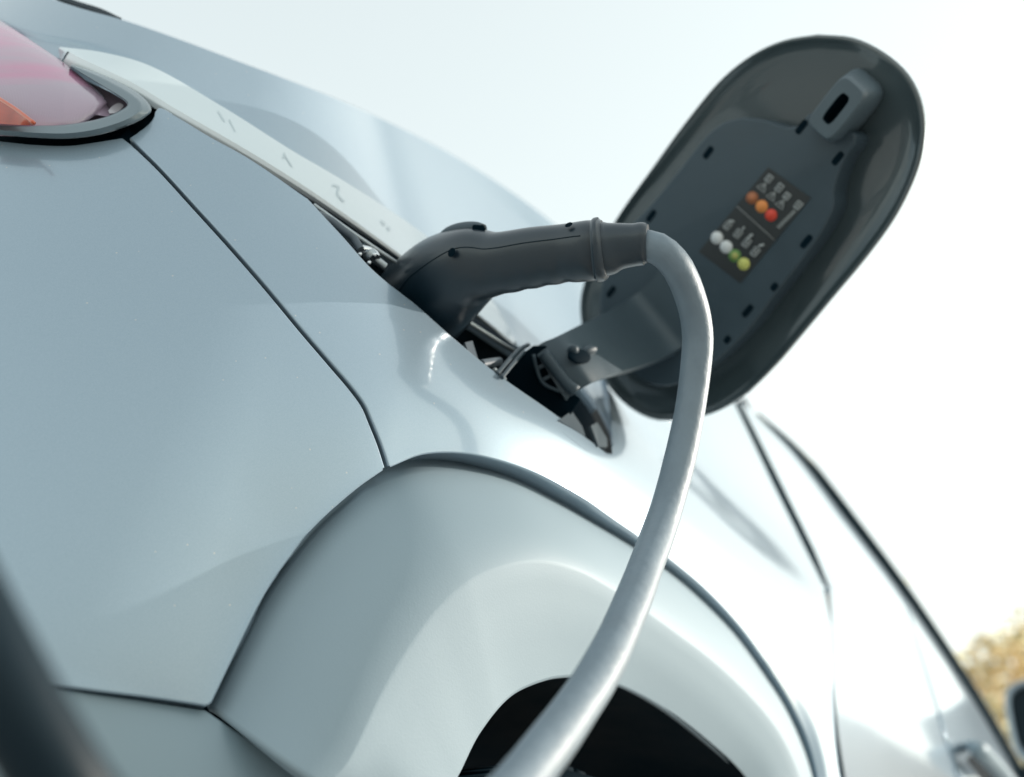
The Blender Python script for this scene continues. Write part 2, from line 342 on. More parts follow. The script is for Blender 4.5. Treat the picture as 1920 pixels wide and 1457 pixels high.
ap = amp(hit(CL_O)); o_c = np.interp(k, [0, .35, .6, 1], [.004, .004, .001, -.003])-(ap-.016)*.2; o_o = -ap-.011
us = np.linspace(0, 1, 31)
cs_ = [shift(CL_O, 34)]+[CL_O*(1-u)+CL_C*u for u in us]+[CL_C*.97+CL_I*.03, CL_C*.5+CL_I*.5, CL_I]
os_ = [o_o-.02]+[o_o+(o_c-o_o)*(1-(1-u)**2) for u in us]+[o_c-.0003, o_c-.009, o_c-.020]
sheet(mb, cs_, os_, (len(cs_)-1)*3+1, edges=('r1', 'c0'), r=.0025, depth=.006)
mb.build('wheel_arch_trim', SATIN, car, sharp=70)
# dark return behind the arch lip and the seams
def backing(pts, n, d0, d1, off, field=None):
    c_ = spl(pts, n); mb = MB(); sheet(mb, [shift(c_, d0), shift(c_, d1)], [np.full(n, off), np.full(n, off)], 5, field=field); mb.build('seam_backing', DEEP, car)
backing([(232, 250)]+SHUT, 80, 12, -12, -.0045, flare)
backing([(-40, 1272), (60, 1281), (170, 1297), (280, 1312), (392, 1330)], 60, 10, -14, -.044)
backing([(380, 1318), (470, 1384), (590, 1464), (690, 1535)], 30, 14, -14, -.052)
backing([(-40, 258), (0, 262), (60, 268), (130, 270), (190, 262), (250, 240), (290, 222), (308, 205)], 60, 24, -14, -.014)
backing([(1384, 752), (1434, 850), (1484, 950), (1524, 1030), (1552, 1104)], 60, 14, -14, -.008)

# wheel house and wheel
mb = MB()
E0 = hit(CL_I, -.020); C0 = np.array([.66, .62, .33])
rows = [E0+(0, .0, 0)]
for a in (.06, .12, .2, .3): rows.append(E0+np.array([0, a, .01]))
mb.grid(np.array(rows)); cen = rows[-1].mean(0); mb.grid(np.array([rows[-1], rows[-1]*.02+cen*.98]))
mb.build('wheel_house', DEEP, car)
def wheel():
    c = np.array([.665, .0, .315]); prof = [(.17, .30), (.235, .312), (.252, .325), (.2585, .345), (.2585, .50), (.252, .52), (.235, .53), (.17, .54)]
    a = np.linspace(0, 2*math.pi, 96, endpoint=False); G = np.array([[[c[0]+r*math.cos(t), y, c[2]+r*math.sin(t)] for t in a] for r, y in prof])
    o = MB().grid(G, closed=True).build('rear_wheel', RUBBER, car, sharp=40)
    mb = MB()
    for i in range(96):
        t = 2*math.pi*i/96
        for y in (.35, .40, .455):
            d = np.array([math.cos(t), 0, math.sin(t)]); tt = np.array([-math.sin(t), 0, math.cos(t)]); p = c+d*.2585+np.array([0, y, 0])
            q = [p+tt*s*.0065+np.array([0, u*.04, s*0])+d*e for e in (0, .004) for s, u in ((-1, 0), (1, 0), (1, 1), (-1, 1))]
            mb.add(q, [(0, 1, 5, 4), (1, 2, 6, 5), (2, 3, 7, 6), (3, 0, 4, 7), (4, 5, 6, 7)])
    mb.build('tread', RUBBER, o, kind='stuff')
    rp = [(.172, .31), (.165, .32), (.15, .335), (.06, .34), (.03, .325), (.0005, .324)]
    G = np.array([[[c[0]+r*math.cos(t), y, c[2]+r*math.sin(t)] for t in a] for r, y in rp]); MB().grid(G, closed=True).build('rim', GREYMETAL, o)
wheel()

# bright trim strip along the shoulder
wd = np.interp(np.linspace(0, 1, 120), [0, .12, .5, 1], [24, 21, 15, 4]); S_UP = np.array([a+np.array([.5, -.86])*w_ for a, w_ in zip(S_LO, wd)])
mb = MB()
k = np.linspace(0, 1, 120); tp = np.interp(k, [0, .85, 1], [1, 1, .1]); dk_ = np.interp(S_LO[:, 0], LOW[:119, 0], dp[:119])
sheet(mb, [S_UP, S_L2], [.0085*tp+dk_, .006*tp+.001+dk_], 17, edges=('r1', 'c0'), r=.0012, depth=.008)
strip = mb.build('shoulder_strip', TRIM, car, sharp=30)
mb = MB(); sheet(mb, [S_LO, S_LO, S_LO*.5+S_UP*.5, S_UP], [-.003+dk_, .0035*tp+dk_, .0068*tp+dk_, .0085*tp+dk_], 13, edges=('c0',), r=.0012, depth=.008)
mb.build('strip_edge', mat('painted_sunlit_edge', (.78, .83, .86), .35, coat=.6), strip, sharp=50)  # near-white colour stands in for sunlight catching the strip's chamfer
MARK = mat('faint_grey_mark', (.58, .66, .70), .4)
for line in ([(409, 208), (421, 228)], [(430, 224), (441, 247)], [(534, 286), (531, 297)], [(533, 288), (548, 313)], [(624, 346), (637, 350), (633, 362), (646, 378)], [(716, 412), (724, 421)], [(728, 424), (733, 431)]):
    c = spl(line, 8); k_ = np.array([np.interp(p[0], S_LO[:, 0], np.arange(120)) for p in c])
    od = np.interp(c[:, 0], S_LO[:, 0], dk_)+.0092; P0 = hit(shift(c, -1.2), od); P1 = hit(shift(c, 1.2), od)
    MB().grid(np.array([P0, P1])).build('strip_mark', MARK, strip)
# dark glass edge over the waist line
mb = MB()
e0 = spl([(20, -34), (100, -5), (160, 15), (222, 34)], 30); e1 = spl([(40, -46), (137, -1), (187, 15), (226, 33)], 30)
sheet(mb, [e0, e1], [-.006, -.008], 4, edges=('r1',), depth=.006)
mb.build('rear_window_edge', BLACK, car)

# rear door, front door, waist seal, window
W = [(1388, 752), (1490, 845), (1600, 985), (1700, 1120), (1800, 1270), (1850, 1352), (1900, 1440), (1960, 1545)]
mb = MB()
A = segs(([(1390, 754), (1490, 845), (1600, 985), (1686, 1100)], 80))
B = segs(([(1388, 762), (1431, 850), (1481, 950), (1522, 1030), (1556, 1110)], 40), ([(1556, 1110), (1562, 1200), (1572, 1370), (1594, 1510)], 26), ([(1594, 1510), (1808, 1510)], 16))
sheet(mb, [A, B], [0, np.interp(np.arange(80), [0, 39, 46, 79], [0, 0, .0006, .0006])], 50, edges=('r0', ('r1', 0, 40), 'c1'), depth=.02)
rear_door = mb.build('rear_door', PAINT, car, sharp=60)
mb = MB()
A = segs(([(1691, 1108), (1800, 1270), (1850, 1352), (1900, 1440), (1960, 1545)], 80))
B = segs(([(1692, 1112), (1752, 1301), (1815, 1510)], 50), ([(1815, 1510), (1990, 1640)], 31))
sheet(mb, [A, B], [0, 0], 40, edges=('r0', 'r1'), depth=.02)
front_door = mb.build('front_door', PAINT, car, sharp=60)
c = spl([(1420, 778)]+W[1:], 90); wdt = np.interp(np.linspace(0, 1, 90), [0, .15, 1], [3, 18, 22])[:, None]
t = unit(np.gradient(c, axis=0)); nrm = np.stack([t[:, 1], -t[:, 0]], 1)
tube(hit(c+nrm*3, .002), np.interp(np.linspace(0, 1, 90), [0, .25, 1], [.001, .0085, .0105]), 16).build('waist_seal', mat('waist_seal_rubber', (.010, .026, .036), .8, spec=.05), car)
P = hit(c+nrm*(wdt*.8), -.012)
gl = np.array([P+np.array([0, s, s*.75]) for s in np.linspace(0, .35, 6)])
MB().grid(gl).build('side_window', GLASS, car)
tube(hit(spl([(1382, 754), (1432, 853), (1482, 953), (1522, 1034), (1555, 1106)], 50), .0002), np.interp(np.linspace(0, 1, 50), [0, .8, 1], [.0036, .0036, .0012]), 10).build('door_gap_shade', mat('painted_gap_shade', (.012, .03, .04), .8, spec=.05), car)  # dark tube laid over the shut line, standing in for shade in the gap
# floor of the cabin and far side, so that the body is closed
S3 = hit(TOP, -.06); FarS = S3.copy(); FarS[:, 1] = 2*1.05-S3[:, 1]; FarS[:, 2] -= .7
mb = MB(); mb.grid(np.array([S3, S3*.5+FarS*.5-np.array([0, 0, .05]), FarS]))
mb.build('rear_deck', PAINT, car)

# door handle in its dark cup
def at(px, py, off): return hit([(px, py)], off)[0]
hp = np.array([at(1818, 1398, .004), at(1832, 1402, .03), at(1870, 1440, .032), at(1912, 1490, .03), at(1925, 1500, .004)])
tube(spl(hp, 30), .011, 14, flat=.6).build('door_handle', SATIN, front_door)
cu = spl([(1822, 1415), (1850, 1450), (1885, 1500)], 16)
mb = MB(); sheet(mb, [shift(cu, 10), shift(cu, -14)], [.0015, .0015], 6); mb.build('handle_cup', DEEP, front_door)
# wing mirror
def mirror():
    base = Pw(1910, 1356, 2.20); right = RT; up = np.array([0, 0, 1.]); back = -unit(np.cross(up, right))
    back = unit(np.array([-1., -.15, 0])); right = unit(np.cross(back, up)); right = right if right@RT > 0 else -right
    root = base
    n = 28; a = np.linspace(0, 2*math.pi, n, endpoint=False); G = []
    def sec(w_, h_, d, e=.45, cx=0.):
        return np.array([root+right*(cx+w_*np.sign(math.cos(t))*abs(math.cos(t))**e)+up*(h_*np.sign(math.sin(t))*abs(math.sin(t))**e)+back*d for t in a])
    cx = .075
    secs = [sec(.02, .02, -.11, .9, cx), sec(.06, .055, -.095, .8, cx), sec(.085, .075, -.06, .65, cx), sec(.095, .083, 0, .5, cx), sec(.093, .081, .006, .5, cx), sec(.086, .074, .004, .5, cx), sec(.084, .072, -.006, .5, cx)]
    mb = MB(); mb.grid(np.array(secs), closed=True); mb.F.append(tuple(range(n)))
    m = mb.build('wing_mirror', PAINT, car, sharp=50)
    g = secs[-1]; mb = MB(); mb.add(list(g), [tuple(range(n))]); mb.build('mirror_glass', mat('dark_mirror_face', (.002, .012, .02), .3, spec=.15), m)
    tube(spl(np.array([root+right*.03-up*.07-back*.05, root+right*-.02-up*.10-back*.05, root+right*-.10-up*.12-back*.05]), 12), .018, 12).build('mirror_foot', BLACK, m)
mirror()

# ------------------------------------------------------------------ tail light
mb = MB()
BZ_O = segs(([(-40, 250), (0, 253), (60, 258), (130, 260), (190, 252), (240, 236), (272, 220), (284, 207), (278, 193), (255, 172), (215, 150), (175, 133), (134, 121)], 120))
BZ_I = segs(([(-40, 226), (0, 229), (62, 233), (112, 234), (155, 229), (198, 219), (229, 205), (239, 197), (236, 190), (222, 180), (196, 164), (160, 142), (132, 124)], 120))
BZ_M = BZ_O*.62+BZ_I*.38
sheet(mb, [BZ_O, BZ_O, BZ_O*.93+BZ_I*.07, BZ_M, BZ_O*.06+BZ_I*.94, BZ_I, BZ_I], [-.010, .0040, .0062, .0098, .0096, .0086, -.004], 25)
lamp = mb.build('tail_light', BEZEL, car, sharp=60, label='pink lens tail light in a dark grey oval bezel')
mb = MB()
LT = segs(([(-40, 10), (0, 38), (70, 84), (110, 111), (150, 142), (185, 172), (197, 184), (201, 192)], 80))
LB = segs(([(-40, 228), (0, 231), (60, 235), (110, 236), (140, 232), (170, 219), (190, 204), (201, 194)], 80))
bul = np.interp(np.arange(80), [0, 30, 50, 62, 70, 75, 79], [.017, .0155, .013, .010, .0075, .005, .002])
us = np.linspace(0, 1, 17); sheet(mb, [LT*(1-u)+LB*u for u in us], [bul*math.sqrt(max(0, 1-(2*u-1.1)**2*.72)) for u in us], 49, edges=('r0', 'r1'), r=.0015, depth=.01)
mb.build('lens', LENS, lamp, sharp=50)
mb = MB()
fc = spl([(-40, 229), (0, 232), (62, 236), (112, 238), (155, 233), (198, 223), (229, 209), (238, 199)], 40); fl = spl([(-40, 30), (0, 60), (90, 110), (160, 150), (205, 172), (226, 184), (236, 191), (239, 196)], 40)
sheet(mb, [fc, fl], [-.002, -.002], 8); mb.build('lamp_housing', mat('lamp_housing', (.28, .22, .27), .25, .3, coat=1), lamp)
mb = MB(); sheet(mb, [spl([(-40, 163), (0, 188), (30, 206), (64, 232)], 24), spl([(-40, 228), (0, 232), (30, 234), (62, 235)], 24)], [.0190, .0155], 8)
mb.build('orange_reflector', ORANGE, lamp)
tube(hit(spl([(-40, 160), (0, 186), (30, 205), (64, 231)], 24), .0188), .0011, 10).build('reflector_rim', mat('orange_rim', (.62, .10, .03), .3, coat=1), lamp)
c = spl([(203, 207), (212, 198), (224, 193), (231, 197)], 16)
mb = MB(); sheet(mb, [c, spl([(205, 213), (214, 212), (224, 207), (231, 200)], 16)], [.002, .002], 5); mb.build('side_reflector', mat('pale_reflector', (.45, .42, .45), .15, coat=1), lamp)

# ------------------------------------------------------------------ charging opening
LIPc = spl(LIP, 70); FARc = spl(FAR, 70)
near = hit(shift(LIPc, -2)); far = hit(FARc, np.interp(np.arange(70), [0, 40, 62, 69], [-.032, -.032, -.006, 0]))
inw = -unit((gnorm(near)+gnorm(far)))*1.0
rows = [near+inw*.006]
for d_, t_ in ((.03, .02), (.05, .1), (.055, .5), (.05, .9), (.03, .98), (.006, 1.0)):
    rows.append((near*(1-t_)+far*t_)+inw*d_)
g = np.stack(np.meshgrid(np.linspace(560, 1160, 30), np.linspace(0, 1, 14)), -1); g[..., 1] = 372+(g[..., 0]-575)*.83+(g[..., 1]-.5)*230
mb = MB(); mb.grid(np.array(rows)); mb.grid(hit(g.reshape(-1, 2), -.085).reshape(14, 30, 3)); tub = mb.build('charging_recess', BLACK, car)
def tb(pts, off, r, material, name, parent=tub, n=20, flat=1.): return tube(hit(spl(pts, n), off), r, 12, flat=flat).build(name, material, parent, sharp=50)
LIGHTPL = mat('light_grey_plastic', (.095, .12, .145), .5)
tb([(596, 402), (620, 414), (645, 433), (662, 446), (670, 458), (676, 468)], -.004, .0024, LIGHTPL, 'wire')
tb([(684, 452), (681, 462), (676, 470)], -.008, .0016, GREYPL, 'wire')
tb([(676, 468), (690, 471), (701, 477), (704, 484)], -.006, .0030, CHROME, 'connector')
tb([(690, 474), (697, 481)], -.006, .0042, GREYMETAL, 'connector')
tb([(704, 486), (722, 500)], -.008, .0024, GREYMETAL, 'connector_pin')
def ball(p, r, material, name, parent):
    bm = bmesh.new(); bmesh.ops.create_icosphere(bm, subdivisions=2, radius=r); bmesh.ops.translate(bm, verts=bm.verts, vec=Vector(p)); me = bpy.data.meshes.new(name); bm.to_mesh(me); bm.free(); me.shade_smooth(); me.materials.append(material)
    o = bpy.data.objects.new(name, me); link(o, parent); o.matrix_parent_inverse = parent.matrix_world.inverted(); return o
ball(at(675, 477, -.004), .0014, CHROME, 'screw', tub); ball(at(692, 493, -.004), .0014, CHROME, 'screw', tub); ball(at(702, 478, -.003), .0016, CHROME, 'screw', tub)
tb([(872, 600), (968, 661)], -.010, .0016, GREYMETAL, 'edge_rail', n=6)
tb([(588, 384), (660, 436), (742, 492)], -.006, .0013, GREYMETAL, 'edge_rail', n=20)
def plate(px, off, thick, material, name, parent):      # small flat part with thickness, traced on the recess
    P = hit(px, off); n = gnorm(P).mean(0); Q = P-n*thick; k = len(P)
    mb = MB(); mb.add(list(P)+list(Q), [tuple(range(k)), tuple(range(k, 2*k))[::-1]]+[(i, (i+1) % k, k+(i+1) % k, k+i) for i in range(k)])
    o = mb.build(name, material, parent); o.data.shade_flat(); return o
plate([(872, 642), (886, 639), (896, 672), (898, 692), (884, 680)], -.008, .002, LIGHTPL, 'clip_tab', tub)
tb([(902, 683), (920, 680), (936, 678)], -.010, .0028, LIGHTPL, 'clip_tab', n=8)
tb([(925, 693), (938, 704), (946, 714)], -.006, .002, GREYMETAL, 'clip_tab', n=8)
tb([(932, 702), (955, 675), (975, 655), (990, 647)], -.004, .0016, GREYPL, 'spring', n=12)
tb([(941, 708), (962, 682), (982, 660)], -.002, .0013, GREYPL, 'spring', n=12)
plate([(1048, 788), (1072, 770), (1092, 800), (1098, 818)], -.004, .002, GREYPL, 'wall_pad', tub)
plate([(1108, 798), (1120, 792), (1138, 822), (1139, 838), (1122, 836)], -.003, .002, ARMPL, 'wall_pad', tub)

# ------------------------------------------------------------------ charging flap
FC0 = rays([(1410, 430)])[0]; FC = CAM+FC0*.84
FN = unit(-unit(FC0)+RT*-.62+UP*-.05)                   # inner face of the flap looks at the camera and to the car's rear
def onflap(px, h=0.0):
    D = rays(px); c = FC+FN*h; t = ((c-CAM)@FN)/(D@FN); return CAM+D*t[:, None]
OUT = [(1533, 64), (1598, 70), (1651, 94), (1698, 133), (1723, 176), (1734, 226), (1730, 283), (1715, 333), (1680, 404), (1630, 475), (1558, 562), (1500, 632), (1457, 682), (1400, 738), (1361, 764), (1323, 780), (1259, 790), (1228, 788), (1191, 772), (1155, 742), (1122, 695), (1100, 650), (1089, 600), (1088, 565), (1096, 528), (1151, 418), (1223, 315), (1294, 218), (1358, 143), (1419, 97), (1473, 74), (1533, 64)]
NO = 128; oc = spl(OUT, NO+1)[:-1]; OP = onflap(oc); OCN = OP.mean(0)
def ring(s, h, base=OP): return OCN+(base-OCN)*s+FN*h
flap = empty('charging_flap', tuple(OCN)); flap.parent = car; flap.matrix_parent_inverse = car.matrix_world.inverted()
bpy.context.view_layer.update()
mb = MB(); mb.grid(np.array([ring(s, h) for s, h in ((1.0, -.0012), (.998, -.004), (.985, -.008), (.94, -.012), (.8, -.017), (.5, -.021), (.2, -.0225), (.01, -.023))]), closed=True)
mb.build('flap_skin', PAINT, flap, sharp=60)
mb = MB(); mb.grid(np.array([ring(s, h) for s, h in ((1.0, -.0012), (.9985, .0002), (.993, .0012), (.984, .0013), (.972, .0004), (.955, -.0008), (.92, -.0018), (.85, -.003), (.75, -.004), (.5, -.005), (.01, -.005))]), closed=True)
mb.build('flap_lining', GLOSSBLACK, flap)
PLATE = [(1394, 220), (1437, 226), (1473, 238), (1498, 234), (1516, 213), (1540, 218), (1578, 240), (1603, 252), (1603, 268), (1587, 290), (1573, 322), (1563, 358), (1563, 385), (1546, 424), (1505, 484), (1455, 548), (1405, 614), (1335, 682), (1290, 712), (1236, 725), (1185, 700), (1150, 660), (1130, 615), (1124, 580), (1128, 535), (1150, 480), (1183, 424), (1223, 379), (1280, 309), (1326, 252), (1358, 229)]
PH = .017
pc = spl(PLATE+[PLATE[0]], 161)[:-1]; PP = onflap(pc, PH); PCN = PP.mean(0)
tg = unit(np.roll(PP, -1, 0)-np.roll(PP, 1, 0)); pin = np.cross(FN, tg); pin = pin*np.sign(np.sum(pin*(PCN-PP), 1).mean())
rows = [PP-FN*(PH+.006), PP-FN*.002]+[PP+pin*.0016*(1-math.cos(a))-FN*.002*(1-math.sin(a)) for a in (.4, .8, 1.2, math.pi/2)]
mb = MB(); mb.grid(np.array(rows), closed=True); k0 = 5*160; mb.F.append(tuple(range(k0, k0+160)))
mb.build('inner_plate', GREYPL, flap, sharp=50)
def flapbox(c, e1, e2, l1, l2, h0, h1, material, name, parent, bev=.0):   # rounded box standing on the plate
    a = np.linspace(0, 2*math.pi, 24, endpoint=False); q = lambda s: np.sign(s)*np.abs(s)**.45
    p = lambda s, h: np.array([c+e1*l1*s*q(math.cos(t))+e2*l2*s*q(math.sin(t))+FN*h for t in a])
    mb = MB(); mb.grid(np.array([p(1, h0), p(1, h1-bev), p(1-.0 if not bev else .93, h1)]), closed=True); mb.F.append(tuple(range(48, 72)))
    return mb.build(name, material, parent, sharp=40)
ex = unit(onflap([(1519, 371)])[0]-onflap([(1388, 530)])[0]); ey = unit(np.cross(FN, ex))     # along and across the flap
plate_o = [o for o in flap.children if o.name.startswith('inner_plate')][0]
for (x, y, l) in ((1328, 286, 13), (1221, 405, 14), (1503, 238, 14), (1571, 297, 13), (1512, 453, 14), (1452, 538, 8), (1402, 583, 14), (1364, 637, 8), (1146, 547, 14), (1345, 482, 10)):
    c = onflap([(x, y)], PH)[0]; flapbox(c, ex, ey, l*.84/FPX, 6*.84/FPX, -.004, .0003, DEEP, 'slot', flap)
# latch: block with a slotted striker
def flap_rect(x, y, h, l1, l2, e=.34, n=48):            # rounded rectangle lying along the flap
    c = onflap([(x, y)], h)[0]; t = np.linspace(0, 2*math.pi, n, endpoint=False); q = lambda v: np.sign(v)*np.abs(v)**e
    return np.array([c+ex*l1*.82/FPX*q(math.cos(u))+ey*l2*.82/FPX*q(math.sin(u)) for u in t])
b0 = flap_rect(1590, 201, -.003, 66, 43, .5); b1 = flap_rect(1588, 201, .004, 63, 41, .45)
f1 = flap_rect(1570, 203, .030, 53, 31, .40); f0 = flap_rect(1567, 203, .0335, 49, 28, .42)
s0 = flap_rect(1567, 204, .0336, 29, 11, .5)
mb = MB(); mb.grid(np.array([b0, b1, b1*.93+f1*.07, b1*.1+f1*.9, f1, f1*.4+f0*.6+FN*.0006, f0, s0, s0-FN*.001]), closed=True)
latch = mb.build('latch', mat('latch_plastic', (.085, .118, .14), .45, noise=(60, .1)), flap, sharp=38)
mb = MB(); mb.grid(np.array([s0-FN*.0005, s0-FN*.012]), closed=True); mb.F.append(tuple(range(48, 96))); mb.build('latch_slot', DEEP, flap)
# arm from the hinge to the plate
AU = spl([(1000, 655), (1018, 642), (1040, 633), (1090, 608), (1126, 591), (1170, 566), (1207, 540), (1230, 514), (1244, 480)], 60)
AL = spl([(1062, 752), (1070, 742), (1085, 732), (1139, 704), (1196, 687), (1249, 666), (1285, 644), (1310, 610), (1326, 570)], 60)
def arm():
    tip = onflap(np.vstack([AU[-1:], AL[-1:]]), PH+.001); G = []
    dU = np.array([(onflap([p], PH+.0015)[0]-CAM)@FW for p in AU]); dL = np.array([(onflap([p], PH+.0015)[0]-CAM)@FW for p in AL])
    s = np.linspace(0, 1, 60); bl = np.clip((s-.15)/.6, 0, 1); bl = bl*bl*(3-2*bl)
    hU, hL = .745, .735
    for k in np.linspace(0, 1, 14):
        px = AU*(1-k)+AL*k; wv = (hU*(1-k)+hL*k)*(1-bl)+(dU*(1-k)+dL*k)*bl
        wv = wv-.006*math.sin(math.pi*k)*(1-bl)
        G.append(CAM+rays(px)*wv[:, None])
    G = np.array(G); n = unit(np.cross(np.gradient(G, axis=1), np.gradient(G, axis=0))); n = np.where((np.sum(n*(CAM-G), -1, keepdims=True)) > 0, n, -n)
    mb = MB(); H = G-n*.007
    mb.grid(G); mb.grid(H); mb.grid(np.array([G[0]+n[0]*0, G[0]-n[0]*.007])); mb.grid(np.array([G[-1], G[-1]-n[-1]*.007])); mb.grid(np.array([G[:, 0], H[:, 0]])); mb.grid(np.array([G[:, -1], H[:, -1]]))
    o = mb.build('hinge_arm', ARMPL, flap, merge=.00001, sharp=40)
    bp = o.modifiers.new('edge', 'BEVEL'); bp.width = .0012; bp.segments = 2; bp.limit_method = 'ANGLE'; bp.angle_limit = math.radians(50)
    return o, G, n
arm_o, AG, AN = arm()
# boss and dimple on the arm
def near_arm(px, py):
    d = rays([(px, py)])[0]; v = AG.reshape(-1, 3)-CAM; pr = v@FW; uv = np.stack([v@RT/pr*FPX+960, 728.5-v@UP/pr*FPX], 1)
    i = np.argmin(np.sum((uv-np.array([px, py]))**2, 1)); return CAM+d*pr[i], AN.reshape(-1, 3)[i]
p0, n0 = near_arm(1086, 668); ax = unit(near_arm(1120, 660)[0]-near_arm(1060, 670)[0])
def ell(p, u, v, n, a, b, c, material, name, parent):
    t = np.linspace(0, 2*math.pi, 24, endpoint=False); G = np.array([[p+u*a*math.cos(q)*math.cos(e)+v*b*math.sin(q)*math.cos(e)+n*c*math.sin(e) for q in t] for e in np.linspace(-.3, math.pi/2, 8)])
    return MB().grid(G, closed=True).build(name, material, parent)
ell(p0, ax, np.cross(n0, ax), n0, .012, .006, .0025, DEEP, 'dimple', flap)
p1, n1 = near_arm(1074, 658); ell(p1, ax, np.cross(n1, ax), n1, .0038, .0038, .005, GREYPL, 'pivot_pin', flap)
p2, n2 = near_arm(1104, 658); ell(p2, ax, np.cross(n2, ax), n2, .008, .0035, .0045, GREYPL, 'pivot_pin', flap)
# hinge bracket in the opening
hb = empty('hinge_bracket', tuple(Pw(1030, 720, .74))); hb.parent = car; hb.matrix_parent_inverse = car.matrix_world.inverted(); bpy.context.view_layer.update()
def slab(px, w0, thick, material, name, parent):
    P = np.array([CAM+rays([p[:2]])[0]*(p[2] if len(p) > 2 else w0) for p in px]); n = -unit(P.mean(0)-CAM); Q = P-n*thick; k = len(P)
    mb = MB(); mb.add(list(P)+list(Q), [tuple(range(k)), tuple(range(k, 2*k))[::-1]]+[(i, (i+1) % k, k+(i+1) % k, k+i) for i in range(k)])
    o = mb.build(name, material, parent); o.data.shade_flat(); bp = o.modifiers.new('edge', 'BEVEL'); bp.width = .0008; bp.segments = 2; return o
slab([(944, 712), (958, 688), (978, 664), (1000, 648), (1024, 648), (1040, 666), (1052, 700), (1072, 735), (1090, 748), (1070, 778), (1046, 792), (1000, 752)], .742, .02, DEEP, 'bracket_body', hb)
for q in ([(1000, 664), (1006, 690), (1018, 718), (1046, 732), (1072, 738)], [(1010, 690), (1024, 682)], [(1018, 712), (1040, 700)], [(1046, 730), (1058, 720)]):
    tube(np.array([CAM+rays([p])[0]*.735 for p in spl(q, 14)]), .0013, 8).build('bracket_rib', GREYPL, hb)
tube(np.array([CAM+rays([p])[0]*.733 for p in spl([(1018, 662), (1040, 690), (1062, 718), (1080, 734)], 14)]), .0042, 10).build('bracket_edge', GREYPL, hb)
# info sticker
stk_m = mat('sticker_black', (.030, .034, .036), .35)
def qpx(h, *pts): return onflap(pts, h)
H = PH+.0005
mb = MB(); q = onflap([(1440, 314), (1520, 371), (1388, 531), (1310, 472)], H); mb.add(list(q)+list(q-FN*.0006), [(0, 1, 2, 3), (7, 6, 5, 4), (0, 1, 5, 4), (1, 2, 6, 5), (2, 3, 7, 6), (3, 0, 4, 7)])
stk = mb.build('info_sticker', stk_m, flap); stk.data.shade_flat(); stk['label'] = 'small black sticker with white, green, orange and red dots'
def dot(x, y, r, col, name='dot', h=H+.0004):
    m = mat('print_'+name, col, .5); c = onflap([(x, y)], h)[0]; a = np.linspace(0, 2*math.pi, 28, endpoint=False); rr = r*.84/FPX
    e2 = unit(onflap([(x, y-20)], h)[0]-c); e1 = unit(np.cross(e2, FN))
    V = np.array([c+e1*rr*1.08*math.cos(t)+e2*rr*math.sin(t) for t in a]); mb = MB(); mb.add(list(V)+list(V-FN*.0003), [tuple(range(28))]+[(i, (i+1) % 28, 28+(i+1) % 28, 28+i) for i in range(28)])
    o = mb.build(name, m, flap); return o
WH = (.72, .74, .74)
dot(1344, 446, 12, WH, 'white_dot'); dot(1361.5, 463, 12, WH, 'white_dot')
dot(1377.5, 479.5, 12, (.12, .26, .06), 'green_dot'); dot(1377.5, 479.5, 6.5, (.42, .42, .12), 'green_dot', H+.0007); dot(1394.5, 495, 11.5, (.62, .62, .16), 'lime_dot')
dot(1410, 371, 11.5, (.34, .12, .05), 'brown_dot'); dot(1410, 371, 6.5, (.48, .17, .07), 'brown_dot', H+.0007); dot(1428, 387, 11.5, (.80, .28, .07), 'orange_dot'); dot(1445.5, 403.5, 11, (.72, .06, .03), 'red_dot')
PR = mat('print_grey', (.46, .49, .49), .5)
def stroke(pts, wpx, name='print_mark', m=PR):
    c = spl(pts, 6) if len(pts) == 2 else np.asarray(pts, float); P = onflap(c, H+.0004)
    tube(P, wpx*.42/FPX, 6, flat=1).build(name, m, flap)
u1 = np.array([.64, -.77]); u2 = np.array([.80, .60])    # sticker axes in the view, along and across
stroke([(1382, 387), (1452, 450)], 3, 'print_rule', mat('print_dim', (.16, .17, .17), .5))
for (x, y) in ((1430, 351), (1447.5, 367.5), (1464, 383)):
    c = np.array([x, y]); t3 = [c+u1*9, c-u1*6+u2*9, c-u1*6-u2*9, c+u1*9]; stroke(t3, 2.0, 'warning_triangle'); stroke([c+u1*4, c-u1*3], 2.0)
for (x, y, l) in ((1442, 335, 8), (1461.5, 352, 9), (1475.5, 368, 7), (1497, 385, 9), (1364, 423, 8), (1384, 438, 9), (1400, 455, 10), (1416, 472, 10)):
    c = np.array([x, y]); b = u1*l*.8; s = u2*5
    stroke([c-b-s, c-b+s, c+b+s, c+b-s, c-b-s], 2.6, 'pictogram'); stroke([c-b*.5, c+b*.5], 3.2, 'pictogram')
for (x, y, a, b) in ((1405, 445, 9, 0), (1409, 441, 4, 2), (1428, 460, 8, 3), (1394, 428, 6, 0), (1372, 415, 4, 4)):
    c = np.array([x, y]); stroke([c-u1*a*.5-u2*b, c+u1*a*.5+u2*b], 4, 'pictogram')
for i in range(9):
    c = np.array([1460, 426])*(1-i/8)+np.array([1489, 397])*(i/8); stroke([c-u2*3.4, c+u2*3.4], 2.0, 'print_mark')

